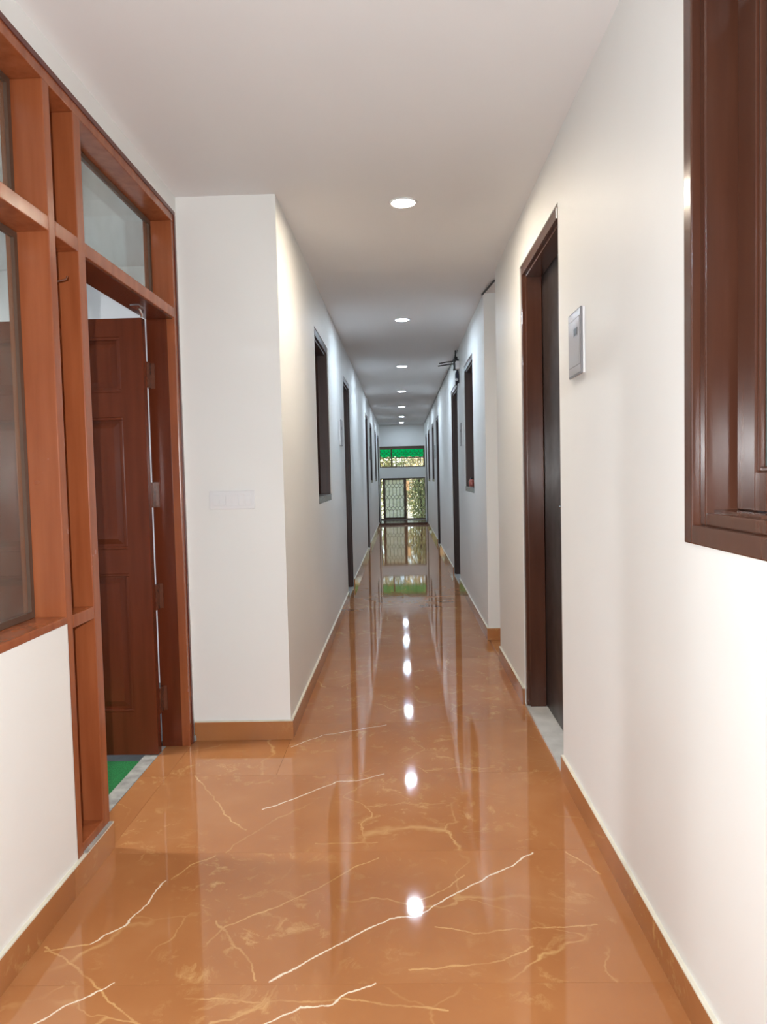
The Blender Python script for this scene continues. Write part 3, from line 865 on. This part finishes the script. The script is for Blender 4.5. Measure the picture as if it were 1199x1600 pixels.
# lower sliding window
W9 = empty('window_9', (0.03, YE, 0.055), 'low sliding window with hexagon grille at the corridor end', 'window', kind='structure')
a0, a1, c0, c1 = EX0 - 0.02, EX1 + 0.02, 0.055, 1.106
MB().box(a0, a0 + 0.03, YE + 0.03, YE + 0.12, c0, c1).box(a1 - 0.03, a1, YE + 0.03, YE + 0.12, c0, c1).box(a0 + 0.03, a1 - 0.03, YE + 0.03, YE + 0.12, c1 - 0.025, c1).box(a0 + 0.03, a1 - 0.03, YE + 0.03, YE + 0.12, c0, c0 + 0.03).build('frame', M_BRONZE, W9)
gx0, gx1 = -0.415, 0.065
s1 = MB().box(gx0 - 0.05, gx0, YE + 0.05, YE + 0.085, c0 + 0.03, c1 - 0.025).box(gx1, gx1 + 0.055, YE + 0.05, YE + 0.085, c0 + 0.03, c1 - 0.025).box(gx0, gx1, YE + 0.05, YE + 0.085, c0 + 0.03, c0 + 0.055).box(gx0, gx1, YE + 0.05, YE + 0.085, c1 - 0.045, c1 - 0.025).build('sash', M_BRONZE, W9)
B(gx0, gx1, YE + 0.064, YE + 0.070, c0 + 0.055, c1 - 0.045).build('pane', M_FROST, s1)
hexgrille(gx0 + 0.01, gx1 - 0.01, c0 + 0.055, c1 - 0.045, 5, 0.18, 0.035, 0.035, YE + 0.042, 0.0055).build('grille', M_IRON, W9)
hexgrille(gx1 + 0.06, a1 - 0.035, c0 + 0.055, c1 - 0.045, 6, 0.18, 0.035, 0.035, YE + 0.042, 0.0045).build('grille', M_IRON, W9)
MB().box(EX0 + 0.001, EX1 - 0.001, YE - 1.15, YE - 0.001, 0.0005, 0.050, bev=0.004).build('trim_3', M_WOODR, label='low brown step in front of the end window', cat='step', kind='structure')
NB = empty('notice_board', (0.143, YE + 1.2, -0.5), 'small peach-coloured square board on a post behind the end grille', 'notice')
MB().box(0.074, 0.212, YE + 1.19, YE + 1.20, 0.757, 1.02).build('board', M_PEACH, NB)
MB().box(0.13, 0.156, YE + 1.2005, YE + 1.225, -0.5, 1.0).build('post', M_BARK, NB)
# upper window
W8 = empty('window_8', (0.03, YE, 1.375), 'upper window with green sheet behind a grille in end wall', 'window', kind='structure')
c0, c1 = 1.375, 1.905
MB().box(a0, a0 + 0.03, YE + 0.03, YE + 0.12, c0, c1).box(a1 - 0.05, a1, YE + 0.03, YE + 0.12, c0, c1).box(a0 + 0.03, a1 - 0.05, YE + 0.03, YE + 0.12, c1 - 0.075, c1).box(a0 + 0.03, a1 - 0.05, YE + 0.03, YE + 0.12, c0, c0 + 0.025).build('frame', M_BRONZE, W8)
MB().box(a0 + 0.03, a1 - 0.05, YE + 0.05, YE + 0.09, 1.605, 1.63).build('cross_rail', M_BRONZE, W8)
MB().box(-0.25, -0.215, YE + 0.05, YE + 0.09, c0 + 0.025, 1.605).box(-0.25, -0.215, YE + 0.05, YE + 0.09, 1.63, c1 - 0.075).build('mullion', M_BRONZE, W8)
mb = hexgrille(a0 + 0.035, a1 - 0.055, 1.635, c1 - 0.08, 10, 0.05, 0.02, 0.025, YE + 0.04, 0.0045); mb.build('grille', M_IRON, W8)
mb = hexgrille(a0 + 0.035, a1 - 0.055, c0 + 0.03, 1.60, 10, 0.07, 0.03, 0.03, YE + 0.04, 0.0045); mb.build('grille', M_IRON, W8)
# green plastic awning sheet outside, corrugated
mb = MB(); bm = mb.bm
N = 60
top, bot, top2, bot2 = [], [], [], []
for k in range(N + 1):
    x = -0.75 + 1.6 * k / N
    dy = 0.012 * math.sin(k * 1.3)
    top.append(bm.verts.new((x, YE + 0.26 + dy, 2.05))); bot.append(bm.verts.new((x, YE + 0.46 + dy, 1.645 + 0.01 * math.sin(k * 0.9))))
    top2.append(bm.verts.new((x, YE + 0.262 + dy, 2.053))); bot2.append(bm.verts.new((x, YE + 0.462 + dy, 1.648 + 0.01 * math.sin(k * 0.9))))
for k in range(N):
    bm.faces.new((top[k], top[k + 1], bot[k + 1], bot[k])); bm.faces.new((top2[k], bot2[k], bot2[k + 1], top2[k + 1]))
    bm.faces.new((top[k], top2[k], top2[k + 1], top[k + 1])); bm.faces.new((bot[k], bot[k + 1], bot2[k + 1], bot2[k]))
mb.build('awning_sheet', M_GREENSHEET, label='bright green corrugated plastic sheet outside the upper end window', cat='awning')

# ------------------------------------------------------------------ outside: ground and shrubs
MB().box(-6, 6, YE + 0.2, YE + 9, -0.6, -0.5).build('ground', M_SOIL, label='bare ground outside the end window', cat='ground', kind='structure')
def shrub(x, y, h, rx, n, lm, label, seed, stems=4):
    rnd = random.Random(seed)
    S_ = empty('shrub', (x, y, -0.5), label, 'shrub', 'shrubs outside the end window')
    mb = MB()
    for k in range(stems):
        a = rnd.uniform(0, 6.28); q = rnd.uniform(0.2, 0.7) * rx
        mb.tube([(x + 0.03 * math.cos(a), y + 0.03 * math.sin(a), -0.5), (x + 0.5 * q * math.cos(a), y + 0.5 * q * math.sin(a), -0.5 + h * 0.45), (x + q * math.cos(a), y + q * math.sin(a), -0.5 + h * 0.9)], 0.014, 6)
    mb.build('stem', M_BARK, S_)
    mb = MB(); bm = mb.bm
    for k in range(n):
        while True:
            u = Vector((rnd.uniform(-1, 1), rnd.uniform(-1, 1), rnd.uniform(-1, 1)))
            if 0.15 < u.length < 1: break
        c = Vector((x + u.x * rx, y + u.y * rx, -0.5 + h * 0.55 + u.z * h * 0.48))
        d = Vector((rnd.uniform(-1, 1), rnd.uniform(-1, 1), rnd.uniform(-0.8, 0.5))).normalized()
        sd_ = d.cross(Vector((rnd.uniform(-1, 1), rnd.uniform(-1, 1), rnd.uniform(-1, 1)))).normalized()
        nn = d.cross(sd_)
        l, wd = rnd.uniform(0.06, 0.13), rnd.uniform(0.015, 0.035)
        a = bm.verts.new(c); b = bm.verts.new(c + d * l * 0.5 + sd_ * wd + nn * 0.01); e_ = bm.verts.new(c + d * l); f_ = bm.verts.new(c + d * l * 0.5 - sd_ * wd + nn * 0.01)
        bm.faces.new((a, b, e_)); bm.faces.new((a, e_, f_))
    fo = mb.build('foliage', lm, S_)
    fo['kind'] = 'stuff'
shrub(0.58, YE + 0.95, 1.9, 0.36, 1300, M_LEAVES[0], 'yellow-green shrub behind the right half of the end grille', 1)
shrub(-0.72, YE + 1.5, 3.2, 0.50, 1500, M_LEAVES[2], 'tall dry golden-green shrub behind the left of the end window', 2)
shrub(0.62, YE + 2.2, 3.4, 0.58, 2600, M_LEAVES[3], 'tall pale straw-coloured shrub behind the middle of the end window', 3)
shrub(-0.15, YE + 3.7, 3.6, 0.75, 3200, M_LEAVES[1], 'dark green shrub standing farthest back outside the end window', 4)
